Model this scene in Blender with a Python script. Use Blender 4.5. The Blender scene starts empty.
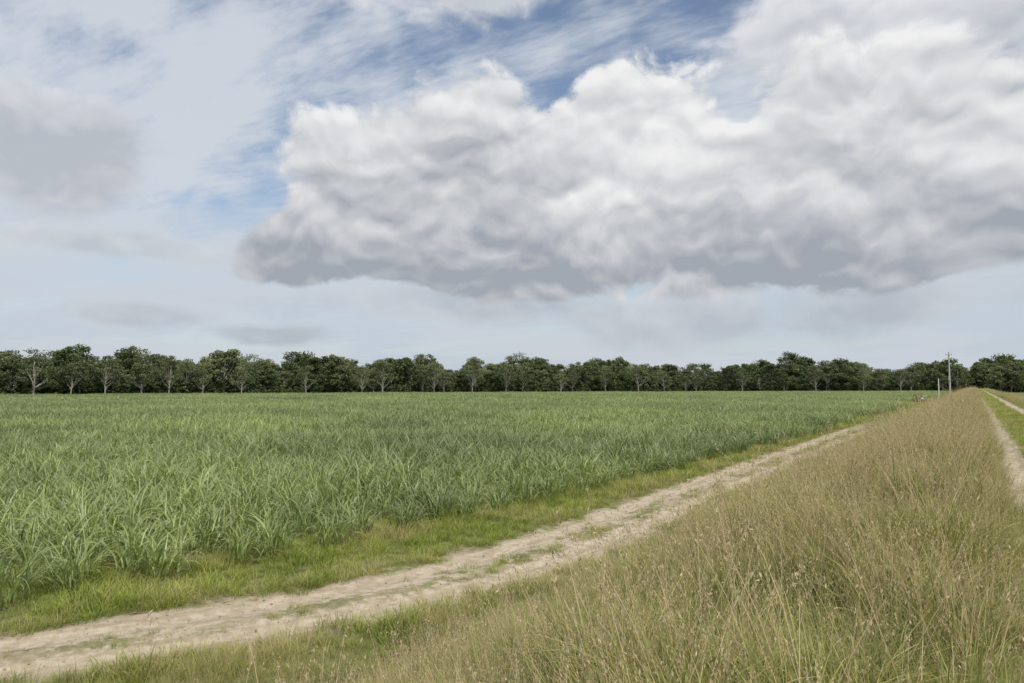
import bpy, math, random, bmesh
import numpy as np
from mathutils import Vector, noise as mnoise
rng=np.random.default_rng(7); random.seed(7)
scene=bpy.context.scene
scene.view_settings.view_transform='Standard'; scene.view_settings.look='None'; scene.view_settings.exposure=0
R=math.radians
YAW=R(32); CH=3.8
class NB:
    def __init__(s,nt): s.nt=nt
    def n(s,t,**k):
        x=s.nt.nodes.new(t)
        for a,b in k.items(): setattr(x,a,b)
        return x
    def put(s,sock,v):
        if v is None: return
        if isinstance(v,bpy.types.NodeSocket): s.nt.links.new(v,sock)
        else:
            if sock.type=='RGBA' and len(v)==3: v=(*v,1)
            sock.default_value=v
    def m(s,op,a,b=None,c=None,clamp=False):
        x=s.n('ShaderNodeMath',operation=op,use_clamp=clamp)
        s.put(x.inputs[0],a); s.put(x.inputs[1],b); s.put(x.inputs[2],c); return x.outputs[0]
    def v(s,op,a,b=None):
        x=s.n('ShaderNodeVectorMath',operation=op)
        s.put(x.inputs[0],a); s.put(x.inputs[1],b)
        return x.outputs['Value'] if op in('LENGTH','DOT_PRODUCT') else x.outputs[0]
    def scale(s,a,f):
        x=s.n('ShaderNodeVectorMath',operation='SCALE'); s.put(x.inputs[0],a); s.put(x.inputs['Scale'],f); return x.outputs[0]
    def mix(s,f,a,b,bt='MIX'):
        x=s.n('ShaderNodeMix',data_type='RGBA',blend_type=bt)
        s.put(x.inputs[0],f); s.put(x.inputs[6],a); s.put(x.inputs[7],b); return x.outputs[2]
    def noise(s,vec,scale,detail=4,rough=.5,dims='3D',dist=0,col=False):
        x=s.n('ShaderNodeTexNoise',noise_dimensions=dims)
        s.put(x.inputs['Vector'],vec); x.inputs['Scale'].default_value=scale
        x.inputs['Detail'].default_value=detail; x.inputs['Roughness'].default_value=rough
        x.inputs['Distortion'].default_value=dist
        return x.outputs['Color'] if col else x.outputs[0]
    def ss(s,v,lo,hi,a=0.,b=1.,kind='SMOOTHSTEP'):
        x=s.n('ShaderNodeMapRange',interpolation_type=kind)
        s.put(x.inputs[0],v)
        for i,q in enumerate((lo,hi,a,b)): s.put(x.inputs[i+1],q)
        return x.outputs[0]
    def comb(s,x_,y_,z_=0.):
        x=s.n('ShaderNodeCombineXYZ'); s.put(x.inputs[0],x_); s.put(x.inputs[1],y_); s.put(x.inputs[2],z_); return x.outputs[0]
    def sep(s,v):
        x=s.n('ShaderNodeSeparateXYZ'); s.put(x.inputs[0],v); return x.outputs
# ---------------- sun + world
SUN_EL=R(52); SUN_AZ=R(120)
world=bpy.data.worlds.new("World"); scene.world=world; world.use_nodes=True
world.cycles.sampling_method='NONE'
nt=world.node_tree; nt.nodes.clear(); b=NB(nt)
out=b.n('ShaderNodeOutputWorld'); bg=b.n('ShaderNodeBackground'); bg.inputs[1].default_value=0.1
nt.links.new(bg.outputs[0],out.inputs[0])
sky=b.n('ShaderNodeTexSky',sky_type='NISHITA',sun_disc=False,sun_elevation=SUN_EL,sun_rotation=SUN_AZ,altitude=0,air_density=1.0,dust_density=0.6,ozone_density=1.5)
D=b.n('ShaderNodeTexCoord').outputs['Generated']
dx,dy,dz=b.sep(D)
az=b.m('ARCTAN2',dx,dy); el=b.m('ARCSINE',dz)
K=180/math.pi/10
qx=b.m('MULTIPLY',az,K); qy=b.m('MULTIPLY',el,K)
Q=b.comb(qx,qy,0.)
A0=-32
w=b.v('SUBTRACT',b.noise(Q,.8,1,.4,'2D',col=True),(.5,.5,.5))
Qw=b.v('ADD',Q,b.v('MULTIPLY',w,(.35,.3,0)))
def blobs(ells,src=None):
    F=None
    for (a,e,ra,re) in ells:
        u=b.v('MULTIPLY',b.v('SUBTRACT',Qw,((a+A0)/10,e/10,0)),(10/ra,10/re,0))
        f=b.m('SUBTRACT',1.,b.v('LENGTH',u))
        F=f if F is None else b.m('SMOOTH_MAX',F,f,.25)
    return F
def billow(q,det,ro,vd):
    n=b.noise(q,1.0,det,ro,'2D')
    vo=b.n('ShaderNodeTexVoronoi',voronoi_dimensions='2D',feature='F1',normalize=True)
    b.put(vo.inputs['Vector'],q); vo.inputs['Scale'].default_value=1.5
    vo.inputs['Detail'].default_value=vd; vo.inputs['Roughness'].default_value=.5; vo.inputs['Lacunarity'].default_value=2.3
    d2=b.m('POWER',vo.outputs['Distance'],1.5)
    return b.m('ADD',b.m('MULTIPLY',b.m('SUBTRACT',n,.5),1.3),b.m('MULTIPLY',b.m('SUBTRACT',.22,d2),1.9))
w3=b.v('SUBTRACT',b.noise(Q,2.2,3,.5,'2D',col=True),(.5,.5,.5))
Qb=b.v('ADD',b.v('MULTIPLY',b.v('ADD',Qw,b.scale(w3,.2)),(.85,1.3,0)),(5.1,2.9,0))
Bl=billow(Qb,3,.45,2.2); B1=billow(b.v('ADD',Qb,(.02,.13,0)),3,.45,2.2)
fine=b.noise(Qb,7,6,.62,'2D')
fc=b.m('SUBTRACT',fine,.5)
B0=b.m('ADD',Bl,b.m('MULTIPLY',fc,.5))
rel=b.m('ADD',b.m('MULTIPLY',b.m('SUBTRACT',Bl,B1),1.0),b.m('ADD',b.m('MULTIPLY',fc,.32),b.m('MULTIPLY',Bl,.14)))
big=b.noise(Qb,.75,3,.5,'2D')
main=[(-3,15.5,11,7.5),(10,15,12,8.5),(26,14,14,9),(-10,15,8,5.5),(-11,11,11,4),(14,9.5,30,5),(48,14,14,9)]
upper=[(30,24.5,13,5),(14,31,12,3.0),(-7,29.5,14,3.4),(-34,15.4,8,4.0),(-24,32,10,3.),(-5,42,20,7),(-60,35,20,9),(30,48,18,8),(150,35,50,14)]
small=[(-26.5,5.0,6,1.2),(-18.5,4.2,5,1.),(20,5.6,24,2.3),(-27,9.5,11,1.1),(0,6.4,20,1.8)]
def C(r,g,bb): return (r*10,g*10,bb*10)
col=b.v('MULTIPLY',sky.outputs[0],(1.4,1.28,1.2))
den=b.m('ADD',b.m('MAXIMUM',dz,0.),.12)
P=b.comb(b.m('DIVIDE',dx,den),b.m('DIVIDE',dy,den),0.)
rotn=b.n('ShaderNodeMapping'); b.put(rotn.inputs['Vector'],P); rotn.inputs['Rotation'].default_value=(0,0,R(-25)); rotn.inputs['Scale'].default_value=(.8,2.0,1)
c1=b.noise(rotn.outputs[0],.9,9,.60,'2D')
c2=b.noise(rotn.outputs[0],7.,3,.6,'2D')
cv=b.m('ADD',b.m('ADD',b.m('MULTIPLY',c1,.85),b.m('MULTIPLY',c2,.26)),b.m('MULTIPLY',big,.3))
hole=b.m('MULTIPLY',b.m('MAXIMUM',blobs([(10,22.5,11,3.5),(-18,19,8,4.5),(-32,23,4,3)]),0.),.14)
ca=b.m('MULTIPLY',b.ss(b.m('SUBTRACT',cv,hole),.50,.79),.90)
col=b.mix(ca,col,C(.64,.68,.74))
hz=b.ss(qy,1.6,-.1)
col=b.mix(b.m('MULTIPLY',hz,.8),col,C(.48,.56,.65))
st=b.noise(b.v('MULTIPLY',Q,(.5,3.2,1)),1.2,5,.55,'2D')
col=b.mix(b.m('MULTIPLY',b.m('MULTIPLY',b.ss(st,.40,.62),.75),b.ss(qy,1.9,.6)),col,C(.59,.63,.69))
def layer(col,ells,gain,base,lo,hi,y0,y1,edge,bias,op):
    F=b.m('MINIMUM',blobs(ells),.5)
    d=b.m('ADD',b.m('MULTIPLY',F,gain),B0)
    if base is not None:
        d=b.m('SUBTRACT',d,b.m('MULTIPLY',b.m('MAXIMUM',b.m('SUBTRACT',b.m('ADD',base,b.m('MULTIPLY',b.m('SUBTRACT',big,.5),.3)),qy),0.),3.2))
    al=b.m('MULTIPLY',b.ss(d,bias,bias+edge),op)
    core=b.m('MULTIPLY',b.ss(d,bias+.15,bias+1.3),-.22)
    L=b.m('ADD',b.m('ADD',b.m('MULTIPLY',b.ss(qy,y0,y1),.54),b.m('MULTIPLY',b.m('SUBTRACT',big,.34),1.2)),b.m('ADD',rel,core),clamp=True)
    return b.mix(al,col,b.mix(L,lo,hi))
col=layer(col,small,1.3,None,C(.42,.46,.52),C(.68,.70,.73),.2,1.0,1.0,-.1,.8)
col=layer(col,upper,1.5,None,C(.48,.51,.56),C(.78,.79,.82),1.3,2.9,.7,-.15,.94)
col=layer(col,main,1.9,.84,C(.36,.39,.44),C(.87,.87,.87),.6,1.75,.36,-.05,1.)
nt.links.new(col,bg.inputs[0])

sd=bpy.data.lights.new("sun","SUN"); sd.energy=3.6; sd.angle=R(3); sd.color=(1,.95,.86)
so=bpy.data.objects.new("sun",sd); scene.collection.objects.link(so)
dv=Vector((math.sin(SUN_AZ)*math.cos(SUN_EL),math.cos(SUN_AZ)*math.cos(SUN_EL),math.sin(SUN_EL)))
so.rotation_euler=dv.to_track_quat('Z','Y').to_euler(); so.location=(20,-20,40)
cam=bpy.data.cameras.new("camera"); co=bpy.data.objects.new("camera",cam); scene.collection.objects.link(co)
cam.lens=26; cam.sensor_width=36; cam.clip_end=8000; cam.clip_start=.05
co.location=(0,0,CH); co.rotation_euler=(R(90+3.42),0,YAW); scene.camera=co

# ---------------- layout
cs,sn=math.cos(YAW),math.sin(YAW)
def ad2xy(a,d): return a*cs-d*sn, a*sn+d*cs
def xy2ad(x,y): return x*cs+y*sn, -x*sn+y*cs
def xc(y): y=np.asarray(y,float); return -8.5-.03*np.clip(15.5-y,0,40)**2
def xe(y): return np.interp(y,[-10,5,7.5,12,24,57,100,600],[-17,-14.9,-14.2,-13.4,-12.0,-11.1,-10.8,-10.6])
def sstep(x,a,b_): t=np.clip((x-a)/(b_-a),0,1); return t*t*(3-2*t)
def zprof(x,y):
    x=np.asarray(x,float); y=np.asarray(y,float)
    z=2.2*sstep(x,-7.0,-.3)*(1-sstep(x,3.9,10))
    for r in(.62,2.45): z=z-.06*np.exp(-((x-r)/.28)**2)
    o=x-xc(y)
    for r in(-.75,.75): z=z-.05*np.exp(-((o-r)/.35)**2)
    return z
def treed(q_): return np.interp(q_,[-1.2,-.7,-.35,0,.35,.62,.9],[235,265,315,370,420,450,520])

# ---------------- materials
def mat(name): 
    m=bpy.data.materials.new(name); m.use_nodes=True; m.node_tree.nodes.clear(); return m,NB(m.node_tree)
def leafmat(name,base,tip,alt,rough=.5,trans=.3,spec=.35,patch=(.08,.35),rnd=.35):
    m,q=mat(name); o=q.n('ShaderNodeOutputMaterial')
    t=q.n('ShaderNodeAttribute',attribute_name='t').outputs['Fac']
    r=q.n('ShaderNodeAttribute',attribute_name='r').outputs['Fac']
    oi=q.n('ShaderNodeObjectInfo').outputs['Random']
    pos=q.n('ShaderNodeNewGeometry').outputs['Position']
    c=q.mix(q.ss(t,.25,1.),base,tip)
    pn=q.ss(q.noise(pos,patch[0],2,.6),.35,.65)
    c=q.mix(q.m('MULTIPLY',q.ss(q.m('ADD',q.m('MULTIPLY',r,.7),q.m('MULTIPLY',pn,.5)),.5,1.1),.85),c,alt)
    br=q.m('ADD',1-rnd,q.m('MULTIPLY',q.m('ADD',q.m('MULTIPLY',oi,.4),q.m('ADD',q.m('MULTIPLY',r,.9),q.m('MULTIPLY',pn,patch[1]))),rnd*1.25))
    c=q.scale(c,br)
    p=q.n('ShaderNodeBsdfPrincipled'); q.put(p.inputs['Base Color'],c); p.inputs['Roughness'].default_value=rough
    p.inputs['Specular IOR Level'].default_value=spec
    tr=q.n('ShaderNodeBsdfTranslucent'); q.put(tr.inputs[0],q.v('MULTIPLY',c,(1.15,1.2,.6)))
    mx=q.n('ShaderNodeMixShader'); mx.inputs[0].default_value=trans
    m.node_tree.links.new(p.outputs[0],mx.inputs[1]); m.node_tree.links.new(tr.outputs[0],mx.inputs[2])
    m.node_tree.links.new(mx.outputs[0],o.inputs[0]); return m
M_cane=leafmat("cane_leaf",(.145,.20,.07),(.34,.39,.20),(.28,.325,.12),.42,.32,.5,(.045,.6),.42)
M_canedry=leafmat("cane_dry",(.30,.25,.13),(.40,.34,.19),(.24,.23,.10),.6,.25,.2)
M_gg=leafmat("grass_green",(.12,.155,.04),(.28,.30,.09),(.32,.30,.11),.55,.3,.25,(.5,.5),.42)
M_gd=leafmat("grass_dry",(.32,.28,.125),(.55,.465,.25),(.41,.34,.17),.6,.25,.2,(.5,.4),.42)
M_seed=leafmat("grass_seed",(.45,.365,.22),(.58,.48,.32),(.42,.31,.20),.7,.25,.1)
M_lime=leafmat("grass_lime",(.16,.23,.03),(.32,.39,.06),(.34,.34,.10),.55,.3,.25,(.5,.4),.42)
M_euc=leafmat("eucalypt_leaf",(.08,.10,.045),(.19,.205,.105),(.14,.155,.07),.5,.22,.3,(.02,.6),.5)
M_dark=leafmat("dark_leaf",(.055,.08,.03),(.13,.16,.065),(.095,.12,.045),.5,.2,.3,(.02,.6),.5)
def simple(name,c,rough=.7,metal=0,nscale=8,var=.3):
    m,q=mat(name); o=q.n('ShaderNodeOutputMaterial'); p=q.n('ShaderNodeBsdfPrincipled')
    tc=q.n('ShaderNodeTexCoord').outputs['Object']
    n=q.noise(tc,nscale,5,.6)
    q.put(p.inputs['Base Color'],q.scale(c,q.m('ADD',1-var/2,q.m('MULTIPLY',q.m('SUBTRACT',n,.5),var*2.5))))
    p.inputs['Roughness'].default_value=rough; p.inputs['Metallic'].default_value=metal
    m.node_tree.links.new(p.outputs[0],o.inputs[0]); return m
M_bark=simple("bark",(.38,.35,.30),.8,0,1.2,.5)
M_barkd=simple("bark_dark",(.12,.10,.085),.85,0,1.2,.5)

# ---------------- mesh helpers
class Acc:
    def __init__(s): s.v=[];s.f=[];s.t=[];s.r=[];s.mi=[];s.n=0
    def add(s,V,F,t,r,mi):
        V=np.asarray(V); s.v.append(V); s.f.append(np.asarray(F)+s.n); s.t.append(np.asarray(t,float)); s.r.append(np.asarray(r,float))
        s.mi.append(np.full(len(F),mi)); s.n+=len(V)
    def mesh(s,name,mats,smooth=False):
        V=np.concatenate(s.v);F=np.concatenate(s.f);mi=np.concatenate(s.mi)
        me=bpy.data.meshes.new(name); me.from_pydata(V.tolist(),[],F.tolist())
        for nm,arr in(("t",s.t),("r",s.r)):
            a=me.attributes.new(nm,'FLOAT','POINT'); a.data.foreach_set('value',np.concatenate(arr).astype(np.float32))
        for m in mats: me.materials.append(m)
        me.polygons.foreach_set('material_index',mi.astype(np.int32))
        me.update(); return me
def blades(acc,base,az,L,W,th0,bend,segs,mi,pw=1.3,twist=.6):
    n=len(base); s=np.linspace(0,1,segs+1)
    th=th0[:,None]+bend[:,None]*s[None,:]**pw
    ds=(L/segs)[:,None]
    dh=np.sin(th)*ds; dzv=np.cos(th)*ds
    H=np.concatenate([np.zeros((n,1)),np.cumsum((dh[:,:-1]+dh[:,1:])/2,1)],1)
    Z=np.concatenate([np.zeros((n,1)),np.cumsum((dzv[:,:-1]+dzv[:,1:])/2,1)],1)
    C_=np.stack([base[:,0,None]+H*np.cos(az)[:,None],base[:,1,None]+H*np.sin(az)[:,None],base[:,2,None]+Z],-1)
    C_[...,2]=np.maximum(C_[...,2],.01)
    wp=np.minimum(1,.45+s*3)*(1-s**2.2)+.03
    tw=az[:,None]+math.pi/2+rng.uniform(-twist,twist,(n,1))+rng.uniform(-twist,twist,(n,1))*s
    side=np.stack([np.cos(tw),np.sin(tw),rng.uniform(-.35,.35,(n,1))*np.ones_like(tw)],-1)
    off=side*(W[:,None]*wp[None,:]/2)[...,None]
    V=np.stack([C_-off,C_+off],2).reshape(-1,3)
    k=(segs+1)*2
    f0=np.array([[2*i,2*i+1,2*i+3,2*i+2] for i in range(segs)])
    F=(np.arange(n)[:,None,None]*k+f0[None]).reshape(-1,4)
    t=np.tile(np.repeat(s,2),n); r=np.repeat(rng.uniform(0,1,n),k)
    acc.add(V,F,t,r,mi)
    return C_
def quads(acc,P,size,mi,t=None,r=None,elong=1.6,up=0.):
    n=len(P); u=rng.normal(size=(n,3)); u[:,2]+=up; u/=np.linalg.norm(u,axis=1)[:,None]
    w=rng.normal(size=(n,3)); w=np.cross(u,w); w/=np.linalg.norm(w,axis=1)[:,None]
    sz=size*rng.uniform(.6,1.3,(n,1))
    V=np.stack([P-u*sz*elong/2,P-w*sz*.5,P+u*sz*elong/2,P+w*sz*.5],1).reshape(-1,3)
    F=np.arange(n*4).reshape(-1,4)
    t=rng.uniform(0,1,n) if t is None else t; r=rng.uniform(0,1,n) if r is None else r
    acc.add(V,F,np.repeat(t,4),np.repeat(r,4),mi)
def tube(acc,pts,rad,mi,sides=6):
    pts=np.asarray(pts,float); n=len(pts); V=[]
    for i in range(n):
        d=pts[min(i+1,n-1)]-pts[max(i-1,0)]; d/=np.linalg.norm(d)+1e-9
        a=np.cross(d,[.3,.9,.1]); a/=np.linalg.norm(a)+1e-9; c=np.cross(d,a)
        for k in range(sides):
            g=2*math.pi*k/sides; V.append(pts[i]+rad[i]*(a*math.cos(g)+c*math.sin(g)))
    F=[[i*sides+k,i*sides+(k+1)%sides,(i+1)*sides+(k+1)%sides,(i+1)*sides+k] for i in range(n-1) for k in range(sides)]
    acc.add(V,F,np.zeros(len(V)),np.full(len(V),.5),mi)
def protos(cname,meshes,oname):
    c=bpy.data.collections.new(cname)
    for i,me in enumerate(meshes): c.objects.link(bpy.data.objects.new(f"{oname}_{i:02d}",me))
    return c
def instancer(name,P,rot,scl,idx,coll):
    me=bpy.data.meshes.new(name); n=len(P)
    me.vertices.add(n); me.vertices.foreach_set('co',np.asarray(P,np.float32).ravel())
    a=me.attributes.new('rot','FLOAT_VECTOR','POINT'); a.data.foreach_set('vector',np.asarray(rot,np.float32).ravel())
    a=me.attributes.new('scl','FLOAT_VECTOR','POINT'); a.data.foreach_set('vector',np.asarray(scl,np.float32).ravel())
    a=me.attributes.new('idx','INT','POINT'); a.data.foreach_set('value',np.asarray(idx,np.int32))
    ob=bpy.data.objects.new(name,me); scene.collection.objects.link(ob)
    g=bpy.data.node_groups.new(name+"_scatter",'GeometryNodeTree')
    g.interface.new_socket('Geometry',in_out='INPUT',socket_type='NodeSocketGeometry')
    g.interface.new_socket('Geometry',in_out='OUTPUT',socket_type='NodeSocketGeometry')
    N=g.nodes.new; gi=N('NodeGroupInput');go=N('NodeGroupOutput')
    ci=N('GeometryNodeCollectionInfo'); ci.inputs['Collection'].default_value=coll
    ci.inputs['Separate Children'].default_value=True; ci.inputs['Reset Children'].default_value=True
    ip=N('GeometryNodeInstanceOnPoints'); ip.inputs['Pick Instance'].default_value=True
    def na(nm,ty):
        x=N('GeometryNodeInputNamedAttribute'); x.data_type=ty; x.inputs['Name'].default_value=nm
        return [o for o in x.outputs if o.enabled and o.name=='Attribute'][0]
    L=g.links.new
    e=N('FunctionNodeEulerToRotation'); L(na('rot','FLOAT_VECTOR'),e.inputs[0])
    L(gi.outputs[0],ip.inputs['Points']); L(ci.outputs[0],ip.inputs['Instance'])
    L(na('idx','INT'),ip.inputs['Instance Index']); L(e.outputs[0],ip.inputs['Rotation']); L(na('scl','FLOAT_VECTOR'),ip.inputs['Scale'])
    L(ip.outputs[0],go.inputs[0])
    md=ob.modifiers.new("scatter",'NODES'); md.node_group=g
    return ob
def nz(x,y,s,seed=0): return np.array([mnoise.noise(Vector((a*s+seed,b_*s,seed))) for a,b_ in zip(x,y)])

# ---------------- ground
def axis(segs):
    o=[]
    for a,b_,st in segs: o+=list(np.arange(a,b_,st))
    return np.array(o)
xs=np.concatenate([[-4000,-2500,-1500,-900,-500,-300,-200,-120,-80,-50,-35,-26,-21],axis([(-18,-6.5,.14),(-6.5,-.6,.25),(-.6,4,.1),(4,11,.5)]),[11,14,20,40,80,200,500,1200,2500,4000]])
ys=np.concatenate([[-400,-150,-60,-25,-12,-6],axis([(-3,22,.16),(22,50,.4),(50,120,1.5),(120,300,6)]),[300,340,400,500,700,1000,1500,2500,4500]])
X,Y=np.meshgrid(xs,ys); Xf,Yf=X.ravel(),Y.ravel(); Zf=zprof(Xf,Yf)
near=(np.abs(Xf)<25)&(Yf<60)&(Yf>-12)
bump=np.zeros_like(Zf); bump[near]=nz(Xf[near],Yf[near],1.1,3)*.035+nz(Xf[near],Yf[near],4.5,9)*.013
Zf=Zf+bump
nx,ny=len(xs),len(ys)
ii=np.arange(ny-1)[:,None]*nx+np.arange(nx-1)[None]
F=np.stack([ii,ii+1,ii+nx+1,ii+nx],-1).reshape(-1,4)
gm=bpy.data.meshes.new("ground"); gm.from_pydata(np.stack([Xf,Yf,Zf],1).tolist(),[],F.tolist())
a=gm.attributes.new('off','FLOAT','POINT'); a.data.foreach_set('value',(Xf-xc(Yf)).astype(np.float32))
gm.polygons.foreach_set('use_smooth',np.ones(len(F),bool))
ground=bpy.data.objects.new("ground",gm); scene.collection.objects.link(ground)
m,q=mat("ground_soil"); o=q.n('ShaderNodeOutputMaterial'); p=q.n('ShaderNodeBsdfPrincipled'); p.inputs['Roughness'].default_value=.95; p.inputs['Specular IOR Level'].default_value=.1
pos=q.n('ShaderNodeNewGeometry').outputs['Position']; px_,py_,pz_=q.sep(pos)
off=q.n('ShaderNodeAttribute',attribute_name='off').outputs['Fac']
n1=q.noise(pos,.9,4,.6); n2=q.noise(pos,5,5,.65); n3=q.noise(pos,26,4,.7)
stretch=q.noise(q.comb(q.m('MULTIPLY',off,3.),q.m('MULTIPLY',py_,.35),0.),1.3,4,.6)
dirt=q.mix(q.ss(n2,.35,.65),(.38,.31,.22),(.54,.46,.355))
dirt=q.mix(q.m('MULTIPLY',q.ss(stretch,.45,.66),.65),dirt,(.29,.24,.16))
dirt=q.mix(q.m('MULTIPLY',q.ss(n3,.56,.72),.5),dirt,(.18,.15,.11))
turf=q.mix(q.ss(n2,.35,.65),(.10,.11,.04),(.20,.185,.09))
turf=q.mix(q.ss(n1,.4,.65),turf,(.16,.18,.05))
wob=q.m('ADD',q.m('MULTIPLY',q.m('SUBTRACT',n1,.5),2.0),q.m('MULTIPLY',q.m('SUBTRACT',n2,.5),1.5))
ao=q.m('ABSOLUTE',off)
mask=q.ss(q.m('ADD',ao,wob),1.65,1.15)
centre=q.m('MULTIPLY',q.ss(q.m('ADD',ao,q.m('MULTIPLY',wob,.6)),.38,.08),q.ss(q.noise(pos,.35,2,.5),.40,.55))
mask=q.m('MULTIPLY',mask,q.m('SUBTRACT',1.,q.m('MULTIPLY',centre,.8)))
mask=q.m('MULTIPLY',mask,q.ss(q.m('ADD',py_,q.m('MULTIPLY',n1,30)),110,75))
r1=q.ss(q.m('ADD',q.m('ABSOLUTE',q.m('SUBTRACT',px_,.62)),q.m('MULTIPLY',wob,.25)),.38,.22)
r2=q.ss(q.m('ADD',q.m('ABSOLUTE',q.m('SUBTRACT',px_,2.45)),q.m('MULTIPLY',wob,.25)),.38,.22)
mask=q.m('MAXIMUM',mask,q.m('MAXIMUM',r1,r2))
cfield=q.ss(off,-5.5,-7.5)
far=q.mix(cfield,turf,(.08,.105,.04))
q.put(p.inputs['Base Color'],q.mix(mask,far,dirt))
bp=q.n('ShaderNodeBump'); bp.inputs['Strength'].default_value=.8; bp.inputs['Distance'].default_value=.05
q.put(bp.inputs['Height'],q.m('ADD',q.m('MULTIPLY',n2,.6),q.m('MULTIPLY',n3,.5))); q.put(p.inputs['Normal'],bp.outputs[0])
m.node_tree.links.new(p.outputs[0],o.inputs[0]); gm.materials.append(m)

# ---------------- sugarcane
def stool(acc,cx,cy,nl,h=1.,wid=.034,segs=7,rad=.28):
    n=nl; aa=rng.uniform(0,2*math.pi,n); rr=rad*np.sqrt(rng.uniform(0,1,n))
    base=np.stack([cx+rr*np.cos(aa),cy+rr*np.sin(aa),rng.uniform(.0,.42,n)*h],1)
    az=aa+rng.normal(0,.9,n)
    blades(acc,base,az,rng.uniform(.65,1.15,n)*h,rng.uniform(.7,1.25,n)*wid,rng.uniform(.02,.45,n),rng.uniform(.8,2.6,n),segs,0)
    k=max(1,n//9); az=rng.uniform(0,6.28,k)
    base=np.stack([cx+rng.normal(0,rad*.6,k),cy+rng.normal(0,rad*.6,k),np.zeros(k)],1)
    blades(acc,base,az,rng.uniform(.4,.8,k)*h,np.full(k,wid),rng.uniform(.4,.9,k),rng.uniform(1.0,1.8,k),4,1)
    k=4; base=np.stack([cx+rng.normal(0,rad*.5,k),cy+rng.normal(0,rad*.5,k),np.zeros(k)],1)
    blades(acc,base,rng.uniform(0,6.28,k),np.full(k,.6*h),np.full(k,.04),rng.uniform(0,.15,k),rng.uniform(0,.2,k),2,0)
ms=[]
for i in range(7):
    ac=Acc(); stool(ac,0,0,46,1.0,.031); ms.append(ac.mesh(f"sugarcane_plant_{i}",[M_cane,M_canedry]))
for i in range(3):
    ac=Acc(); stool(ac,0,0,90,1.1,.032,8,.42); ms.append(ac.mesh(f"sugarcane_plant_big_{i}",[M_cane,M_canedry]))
C_near=protos("sugarcane_plants",ms,"sugarcane_plant")
ms=[]
for i in range(5):
    ac=Acc()
    for k in range(9): stool(ac,*rng.uniform(-1.3,1.3,2),22,rng.uniform(.8,1.15),.04,4,.35)
    ms.append(ac.mesh(f"sugarcane_patch_{i}",[M_cane,M_canedry]))
C_mid=protos("sugarcane_patches",ms,"sugarcane_patch")
ms=[]
for i in range(4):
    ac=Acc()
    for k in range(26): stool(ac,*rng.uniform(-2.7,2.7,2),14,rng.uniform(.75,1.15),.07,3,.4)
    ms.append(ac.mesh(f"sugarcane_block_{i}",[M_cane,M_canedry]))
C_far=protos("sugarcane_blocks",ms,"sugarcane_block")
def field_pts(d0,d1,sx,sy,jit):
    x0=-(d1*1.05+20)
    gx=np.arange(x0,-9,sx); gy=np.arange(-40,d1*1.1+10,sy)
    GX,GY=np.meshgrid(gx,gy); x=GX.ravel(); y=GY.ravel()
    x=x+rng.normal(0,jit*sx,len(x)); y=y+rng.uniform(-.5,.5,len(y))*sy
    a_,d_=xy2ad(x,y)
    k=(d_>d0)&(d_<=d1)&(np.abs(a_)<.80*d_+9)&(x<xe(y)-.2*sx)&(d_<treed(a_/np.maximum(d_,1))-12)
    return x[k],y[k]
def scat(name,x,y,coll,nv,s0,s1,tilt=.06,hn=None,idx=None):
    n=len(x); z=zprof(x,y)
    rot=np.stack([rng.normal(0,tilt,n),rng.normal(0,tilt,n),rng.uniform(0,6.28,n)],1)
    s=rng.uniform(s0,s1,n)
    if hn is not None: s=s*hn
    return instancer(name,np.stack([x,y,z],1),rot,np.stack([s,s,s],1),rng.integers(0,nv,n) if idx is None else idx,coll)
x,y=field_pts(6,46,1.25,.52,.15)
edge=np.clip((xe(y)-x)/2.0,0,1)
h=(1+.34*nz(x,y,.25,2)+.15*nz(x,y,1.1,5))*(.85+.2*edge)
idx=rng.integers(0,7,len(x))
ey=np.concatenate([np.arange(4,26,1.25)+rng.uniform(-.35,.35,18),np.arange(26,60,1.6)]); ex=xe(ey)+rng.uniform(-.3,.35,len(ey))
x=np.concatenate([x,ex]);y=np.concatenate([y,ey]);h=np.concatenate([h,rng.uniform(.72,1.02,len(ey))]);idx=np.concatenate([idx,rng.integers(7,10,len(ey))])
scat("sugarcane_field",x,y,C_near,7,.8,1.12,.08,hn=h,idx=idx)
x,y=field_pts(46,140,2.1,2.1,.2); scat("sugarcane_field",x,y,C_mid,5,.88,1.14,.03,hn=1+.22*nz(x,y,.1,2))
x,y=field_pts(140,460,4.6,4.6,.2); scat("sugarcane_field",x,y,C_far,4,.92,1.12,.02,hn=1+.18*nz(x,y,.05,2))

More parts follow.
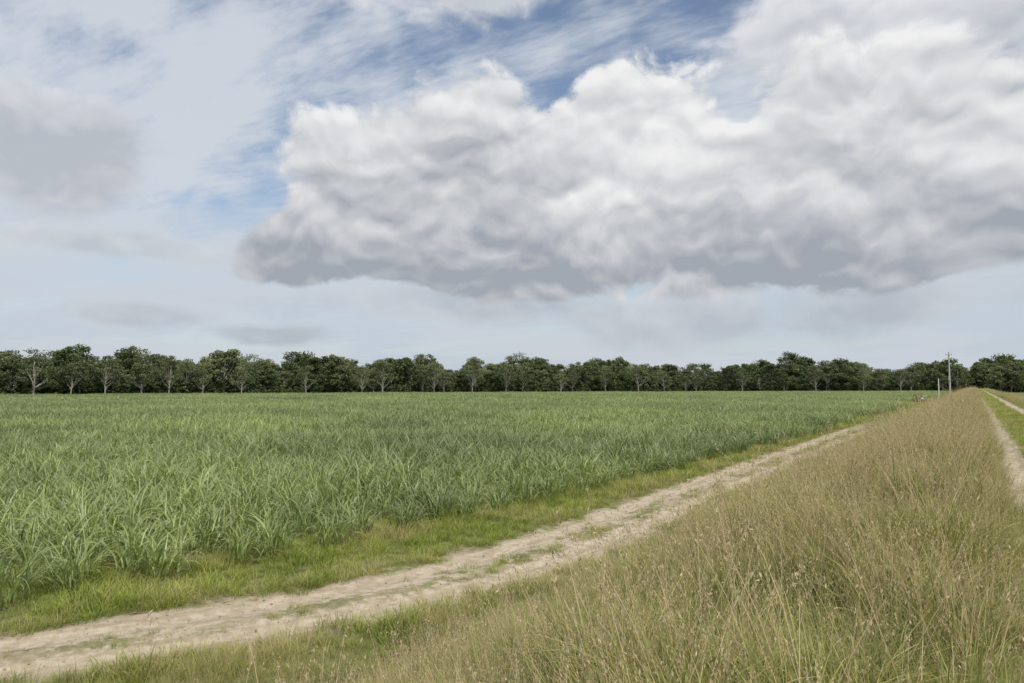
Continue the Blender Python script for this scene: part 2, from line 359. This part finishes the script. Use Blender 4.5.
# ---------------- grasses
def tuft(kind):
    ac=Acc()
    def disc(n,r): 
        a_=rng.uniform(0,6.28,n); q_=r*np.sqrt(rng.uniform(0,1,n)); return np.stack([q_*np.cos(a_),q_*np.sin(a_),np.zeros(n)],1),a_
    if kind in('g','d'):
        n=62 if kind=='g' else 52
        B,a_=disc(n,.15)
        ng=int(n*(.82 if kind=='g' else .34))
        L=rng.uniform(.25,.66,n); th=rng.uniform(0,.65,n); be=rng.uniform(.2,1.9,n); W=rng.uniform(.0035,.0075,n); az=a_+rng.normal(0,1.,n)
        blades(ac,B[:ng],az[:ng],L[:ng],W[:ng],th[:ng],be[:ng],5,0)
        blades(ac,B[ng:],az[ng:],L[ng:],W[ng:]*.8,th[ng:],be[ng:],5,1)
        k=3 if kind=='g' else 9
        B,a_=disc(k,.10); L=rng.uniform(.5,.88,k)
        Cc=blades(ac,B,a_,L,np.full(k,.0038),rng.uniform(0,.35,k),rng.uniform(.1,.8,k),5,2,twist=.3)
        for j in range(k):
            nn=18; s=rng.uniform(0,1,(nn,1))
            P_=Cc[j,-1]*(1-s)+Cc[j,-2]*s+rng.normal(0,.005,(nn,3))
            quads(ac,P_,.005,2,elong=3.2,up=2.5)
    else:
        n=58; B,a_=disc(n,.17); ng=50 if kind=='s' else 16
        az=a_+rng.normal(0,.9,n); L=rng.uniform(.08,.27,n)*(1 if kind=='s' else 1.35); W=rng.uniform(.004,.009,n); th=rng.uniform(.1,.8,n); be=rng.uniform(.2,1.5,n)
        blades(ac,B[:ng],az[:ng],L[:ng],W[:ng],th[:ng],be[:ng],4,0)
        blades(ac,B[ng:],az[ng:],L[ng:],W[ng:]*.7,th[ng:],be[ng:],4,1)
    return ac
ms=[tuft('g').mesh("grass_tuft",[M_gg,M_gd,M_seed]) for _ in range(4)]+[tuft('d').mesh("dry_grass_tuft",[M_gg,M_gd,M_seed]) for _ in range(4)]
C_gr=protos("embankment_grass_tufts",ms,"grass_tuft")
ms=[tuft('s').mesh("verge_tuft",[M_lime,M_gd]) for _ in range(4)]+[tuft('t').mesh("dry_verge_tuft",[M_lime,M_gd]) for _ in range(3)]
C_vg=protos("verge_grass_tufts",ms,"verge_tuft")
def zone(y0,y1,xa,xb,dens):
    n=int((y1-y0)*(xb-xa)*dens); x=rng.uniform(xa,xb,n); y=rng.uniform(y0,y1,n)
    a_,d_=xy2ad(x,y); k=(np.abs(a_)<.78*d_+1.5)&(d_>0.5)&(x*x+y*y>2.0**2)
    return x[k],y[k]
GX=[];GY=[];GS=[];GI=[]
for (y0,y1,dn,sc) in((-1,10,42,1.),(10,26,21,1.12),(26,60,9,1.5),(60,130,4,2.0),(130,420,1.3,2.6)):
    x,y=zone(y0,y1,-13,.40,dn); w=nz(x,y,.8,5)*.5+nz(x,y,3,2)*.25
    k=(x>xc(y)+1.7+w); x,y=x[k],y[k]
    prof=(.50+.5*sstep(x,-7.,-2.5)-.4*sstep(x,-.3,.35))*(.7+.3*sstep(x-xc(y),1.8,3.5))
    pn=nz(x,y,.45,8); pn2=nz(x,y,.09,1)
    dry=.26+.42*sstep(x,-5,-.8)*sstep(y,6,26)+1.3*pn+.3*pn2+.24*sstep(-x,4.5,7)
    idx=np.where(rng.uniform(0,1,len(x))<dry,rng.integers(4,8,len(x)),rng.integers(0,4,len(x)))
    GX.append(x);GY.append(y);GS.append(prof*(1+.8*nz(x,y,.7,4)+.3*nz(x,y,2.2,4))*rng.uniform(.7,1.25,len(x)));GI.append((idx,sc))
    x,y=zone(y0,y1,2.95,9,dn*.5); GX.append(x);GY.append(y);GS.append(.7*rng.uniform(.7,1.2,len(x)));GI.append((rng.integers(0,8,len(x)),sc))
Xg=np.concatenate(GX);Yg=np.concatenate(GY);Sg=np.concatenate(GS);Ig=np.concatenate([i for i,_ in GI]);W_=np.concatenate([np.full(len(i),s) for i,s in GI])
n=len(Xg)
rot=np.stack([rng.normal(0,.2,n),rng.normal(0,.2,n),rng.uniform(0,6.28,n)],1)
instancer("embankment_grass",np.stack([Xg,Yg,zprof(Xg,Yg)-.01],1),rot,np.stack([Sg*W_,Sg*W_,Sg*np.minimum(W_,1.2)],1),Ig,C_gr)
GX=[];GY=[];GS=[]
for (y0,y1,dn,sc) in((0,22,24,1.),(22,60,11,1.4),(60,130,4.5,2.),(130,400,1.3,3.)):
    x,y=zone(y0,y1,-17,-6.8,dn); o_=x-xc(y); w=nz(x,y,.9,6)*.6+nz(x,y,3,6)*.3
    k=((o_<-1.45+w)|((o_>1.4+w)&(o_<2.5)))&(x>xc(y)-6.5)
    fade=(y>85)&(rng.uniform(0,1,len(x))<.6); tc=(np.abs(o_)<.45)&(nz(x,y,.5,12)>-.02)&(rng.uniform(0,1,len(x))<.6)
    stray=rng.uniform(0,1,len(x))<.025
    k=k|fade|tc|stray; x,y=x[k],y[k]; GX.append(x);GY.append(y); s=rng.uniform(.6,1.3,len(x))*(1+.7*nz(x,y,.6,3)); s[np.abs(x-xc(y))<1]*=.6; GS.append(np.stack([s*sc,s*sc,s*min(sc,1.5)],1))
    x,y=zone(y0,y1,.95,2.1,dn*1.2); GX.append(x);GY.append(y); s=rng.uniform(.4,.9,len(x)); GS.append(np.stack([s*sc,s*sc,s],1))
Xg=np.concatenate(GX);Yg=np.concatenate(GY);Sg=np.concatenate(GS); n=len(Xg)
rot=np.stack([rng.normal(0,.1,n),rng.normal(0,.1,n),rng.uniform(0,6.28,n)],1)
dd_=.12+1.4*nz(Xg,Yg,.35,21)+.5*nz(Xg,Yg,1.5,3)+.35*(np.abs(Xg-xc(Yg))<2.0)
idx=np.where(rng.uniform(0,1,n)<dd_,rng.integers(4,7,n),rng.integers(0,4,n))
instancer("verge_grass",np.stack([Xg,Yg,zprof(Xg,Yg)-.005],1),rot,Sg,idx,C_vg)
ms=[]
M_clod=simple("clod",(.33,.27,.2),.9)
for i in range(4):
    bm=bmesh.new(); bmesh.ops.create_icosphere(bm,subdivisions=2,radius=.5)
    for v in bm.verts:
        v.co*=1+.45*mnoise.noise(v.co*2+Vector((i*9,0,0))); v.co.z*=.6
    me=bpy.data.meshes.new(f"clod_{i}"); bm.to_mesh(me); bm.free(); me.materials.append(M_clod); ms.append(me)
C_cl=protos("soil_clod_kinds",ms,"soil_clod")
x,y=zone(0,45,-14,-6.5,22); k=(np.abs(x-xc(y))<1.7); x,y=x[k],y[k]; n=len(x); s=.012+.035*rng.uniform(0,1,n)**4
instancer("soil_clods",np.stack([x,y,zprof(x,y)+.01],1),np.stack([np.zeros(n),np.zeros(n),rng.uniform(0,6,n)],1),np.stack([s,s,s],1),rng.integers(0,4,n),C_cl)

# ---------------- trees
def tree(H,cw,c0,leafn,clumps,dark,lsz=.42):
    ac=Acc(); lean=rng.normal(0,.04*H,2)
    top=np.array([lean[0],lean[1],H*.78]); r0=.017*H
    pts=[np.array([0,0,-.2])+ (top*s)+np.append(rng.normal(0,.014*H*s,2),0) for s in np.linspace(0,1,6)]
    tube(ac,pts,[r0*(1-.75*s) for s in np.linspace(0,1,6)],1)
    lob=rng.uniform(0,6.28,3)
    for k in range(clumps):
        hh=rng.uniform(0,1)**.85; zc=H*(c0+(.93-c0)*hh); a_=rng.uniform(0,6.28)
        wr=cw*max(.25,math.sin(math.pi*min(.9,hh*.78+.2)))**.6*(1+.28*math.sin(2*a_+lob[0])+.2*math.sin(3*a_+lob[1]))
        rr=wr*math.sqrt(rng.uniform(.08,1))
        c=np.array([lean[0]+rr*math.cos(a_),lean[1]+rr*math.sin(a_),zc-rr*.18])
        if k%3==0:
            s=np.clip(c[2]/H*.75-.12,.2,.95); st=np.array([0,0,-.2])+top*s
            mid=(st+c)/2+np.array([0,0,-.03*H])+rng.normal(0,.02*H,3)
            tube(ac,[st,mid,c],[r0*.42,r0*.24,r0*.07],1,5)
        R_=rng.uniform(.055,.12)*H
        nl=int(leafn*rng.uniform(.6,1.3)); u=rng.normal(size=(nl,3)); u/=np.linalg.norm(u,axis=1)[:,None]
        u*=rng.uniform(.25,1,(nl,1))**.6*R_; u[:,2]*=.68
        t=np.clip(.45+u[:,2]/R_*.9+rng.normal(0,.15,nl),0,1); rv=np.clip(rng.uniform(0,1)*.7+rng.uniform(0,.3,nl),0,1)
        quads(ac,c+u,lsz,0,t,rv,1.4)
    return ac
ms=[]
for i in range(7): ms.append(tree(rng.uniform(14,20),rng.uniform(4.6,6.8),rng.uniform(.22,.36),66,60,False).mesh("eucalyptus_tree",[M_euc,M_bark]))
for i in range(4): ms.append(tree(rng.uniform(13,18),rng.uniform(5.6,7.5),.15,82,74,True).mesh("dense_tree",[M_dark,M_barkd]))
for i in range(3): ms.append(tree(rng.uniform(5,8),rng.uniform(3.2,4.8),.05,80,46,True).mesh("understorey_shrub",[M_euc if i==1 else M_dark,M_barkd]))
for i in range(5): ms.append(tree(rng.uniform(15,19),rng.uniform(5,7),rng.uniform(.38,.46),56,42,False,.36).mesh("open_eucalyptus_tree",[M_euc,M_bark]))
C_tr=protos("tree_line_trees",ms,"tree")
P=[];I=[];Sc=[]
for row,(dd,step) in enumerate(((-9,17.),(0,9.),(8,7.),(17,6.5),(28,7),(42,8))):
    b_=-1.1
    while b_<1.05:
        d=float(treed(b_)); b_+=step*rng.uniform(.3,1.8)/d*.9
        d2=d+dd+rng.normal(0,3.5); x,y=ad2xy(b_*d2,d2)
        if x>-8 and x<5 : continue
        P.append((x,y)); nn=mnoise.noise(Vector((b_*7,row*.3,4)))
        if row==0: I.append(rng.integers(14,19))
        else: I.append(rng.integers(7,11) if nn+rng.normal(0,.25)>.1 else (rng.integers(0,7) if rng.uniform()<.8 else rng.integers(14,19)))
        s=(1.0+.46*mnoise.noise(Vector((b_*11,2,row*.2))))*rng.uniform(.72,1.14)*(1.05 if row>0 else .85)*(1.04 if b_<-.35 else .96)
        if rng.uniform()<.04: s*=1.15
        Sc.append(s)
for dd in(-3,5,14,30):
    b_=-1.1
    while b_<1.05:
        d=float(treed(b_)); b_+=rng.uniform(2.4,6)/d
        d2=d+dd+rng.normal(0,2); x,y=ad2xy(b_*d2,d2)
        if x>-8 and x<5: continue
        P.append((x,y)); I.append(rng.integers(11,14)); Sc.append(rng.uniform(.5,1.15))
for k in range(130):
    x=rng.uniform(-30,70); y=rng.uniform(500,600); P.append((x,y)); I.append(rng.integers(0,14)); Sc.append(rng.uniform(.8,1.15))
P=np.array(P); n=len(P); Sc=np.array(Sc)
instancer("distant_tree_line",np.stack([P[:,0],P[:,1],np.zeros(n)],1),np.stack([np.zeros(n),np.zeros(n),rng.uniform(0,6.28,n)],1),np.stack([Sc*rng.uniform(.9,1.25,n),Sc*rng.uniform(.9,1.25,n),Sc],1),I,C_tr)

# ---------------- poles and small things
def part(parent,name,build,mt):
    bm=bmesh.new(); build(bm); me=bpy.data.meshes.new(name); bm.to_mesh(me); bm.free(); me.materials.append(mt)
    o_=bpy.data.objects.new(name,me); scene.collection.objects.link(o_); o_.parent=parent; return o_
def cyl(bm,p0,p1,r0,r1,s=12):
    p0=Vector(p0);p1=Vector(p1); L=(p1-p0)
    r=bmesh.ops.create_cone(bm,cap_ends=True,segments=s,radius1=r0,radius2=r1,depth=L.length)
    q_=L.to_track_quat('Z','Y')
    for v in r['verts']: v.co=q_@v.co+(p0+p1)/2
def box(bm,c,s,bev=.02):
    r=bmesh.ops.create_cube(bm,size=1)
    for v in r['verts']: v.co=Vector((v.co.x*s[0]+c[0],v.co.y*s[1]+c[1],v.co.z*s[2]+c[2]))
    bmesh.ops.bevel(bm,geom=list({e for v in r['verts'] for e in v.link_edges}),offset=bev,segments=2,affect='EDGES')
def empty(name,loc,rz=0):
    e=bpy.data.objects.new(name,None); e.location=loc; e.rotation_euler=(0,0,rz); scene.collection.objects.link(e); return e
M_pole=simple("pole_timber",(.48,.46,.43),.8); M_met=simple("galvanised",(.5,.52,.53),.45,.3); M_white=simple("white_paint",(.75,.75,.72),.5,0,3,.15)
M_red=simple("faded_red_paint",(.26,.13,.09),.6); M_ins=simple("insulator",(.25,.13,.08),.3); M_blk=simple("rubber",(.03,.03,.03),.8)
e=empty("power_pole",(-5.6,226,.4))
part(e,"shaft",lambda bm:cyl(bm,(0,0,-1),(0,0,12.2),.24,.16),M_pole)
part(e,"crossarm",lambda bm:box(bm,(0,-.22,11.5),(1.5,.12,.14)),M_pole)
def ins(bm):
    for xx in(-.65,.65): cyl(bm,(xx,-.22,11.57),(xx,-.22,11.8),.06,.04,8)
part(e,"insulators",ins,M_ins)
part(e,"service_box",lambda bm:box(bm,(0,-.36,5.2),(.5,.3,.8)),M_met)
e=empty("marker_post",(-7.4,205,0))
part(e,"shaft",lambda bm:cyl(bm,(0,0,-.3),(0,0,5.4),.11,.09),M_white)
part(e,"cap",lambda bm:cyl(bm,(0,0,5.4),(0,0,5.5),.14,.05),M_met)
e=empty("irrigation_pump",(-10.6,190,0.1),.5); e.scale=(.85,.85,.85)
part(e,"skid",lambda bm:(box(bm,(0,-.4,.35),(2.8,.1,.14)),box(bm,(0,.4,.35),(2.8,.1,.14)),box(bm,(-1.2,0,.35),(.1,.68,.12)),box(bm,(1.2,0,.35),(.1,.68,.12))),M_red)
part(e,"engine",lambda bm:(box(bm,(-.4,0,.9),(1.2,.7,.8),.06),cyl(bm,(-.6,.1,1.3),(-.6,.1,1.8),.05,.05)),M_red)
part(e,"pump_housing",lambda bm:(cyl(bm,(.3,0,.85),(.75,0,.85),.35,.35,16),cyl(bm,(.6,0,.85),(.6,0,1.6),.12,.12),cyl(bm,(.6,0,1.55),(1.7,0,1.55),.12,.12)),M_met)
part(e,"canopy",lambda bm:(box(bm,(-.3,0,2.0),(2.2,1.2,.06)),)+tuple(cyl(bm,(sx,sy,.4),(sx,sy,2.0),.03,.03,6) for sx in(-1.3,.7) for sy in(-.5,.5)),M_red)
def wh(bm):
    for sx in(-.9,.9):
        for sy in(-.62,.62): cyl(bm,(sx,sy-.08,.32),(sx,sy+.08,.32),.32,.32,18)
part(e,"wheels",wh,M_blk)
e=empty("white_rail_fence",(12,190,0),0)
def fp(bm):
    for k in range(13): box(bm,(k*2.4,0,1.2),(.12,.12,3.2),.01)
part(e,"posts",fp,M_white)
part(e,"rails",lambda bm:(box(bm,(14.4,-.09,2.7),(29,.05,.16),.01),box(bm,(14.4,-.09,2.1),(29,.05,.16),.01)),M_white)
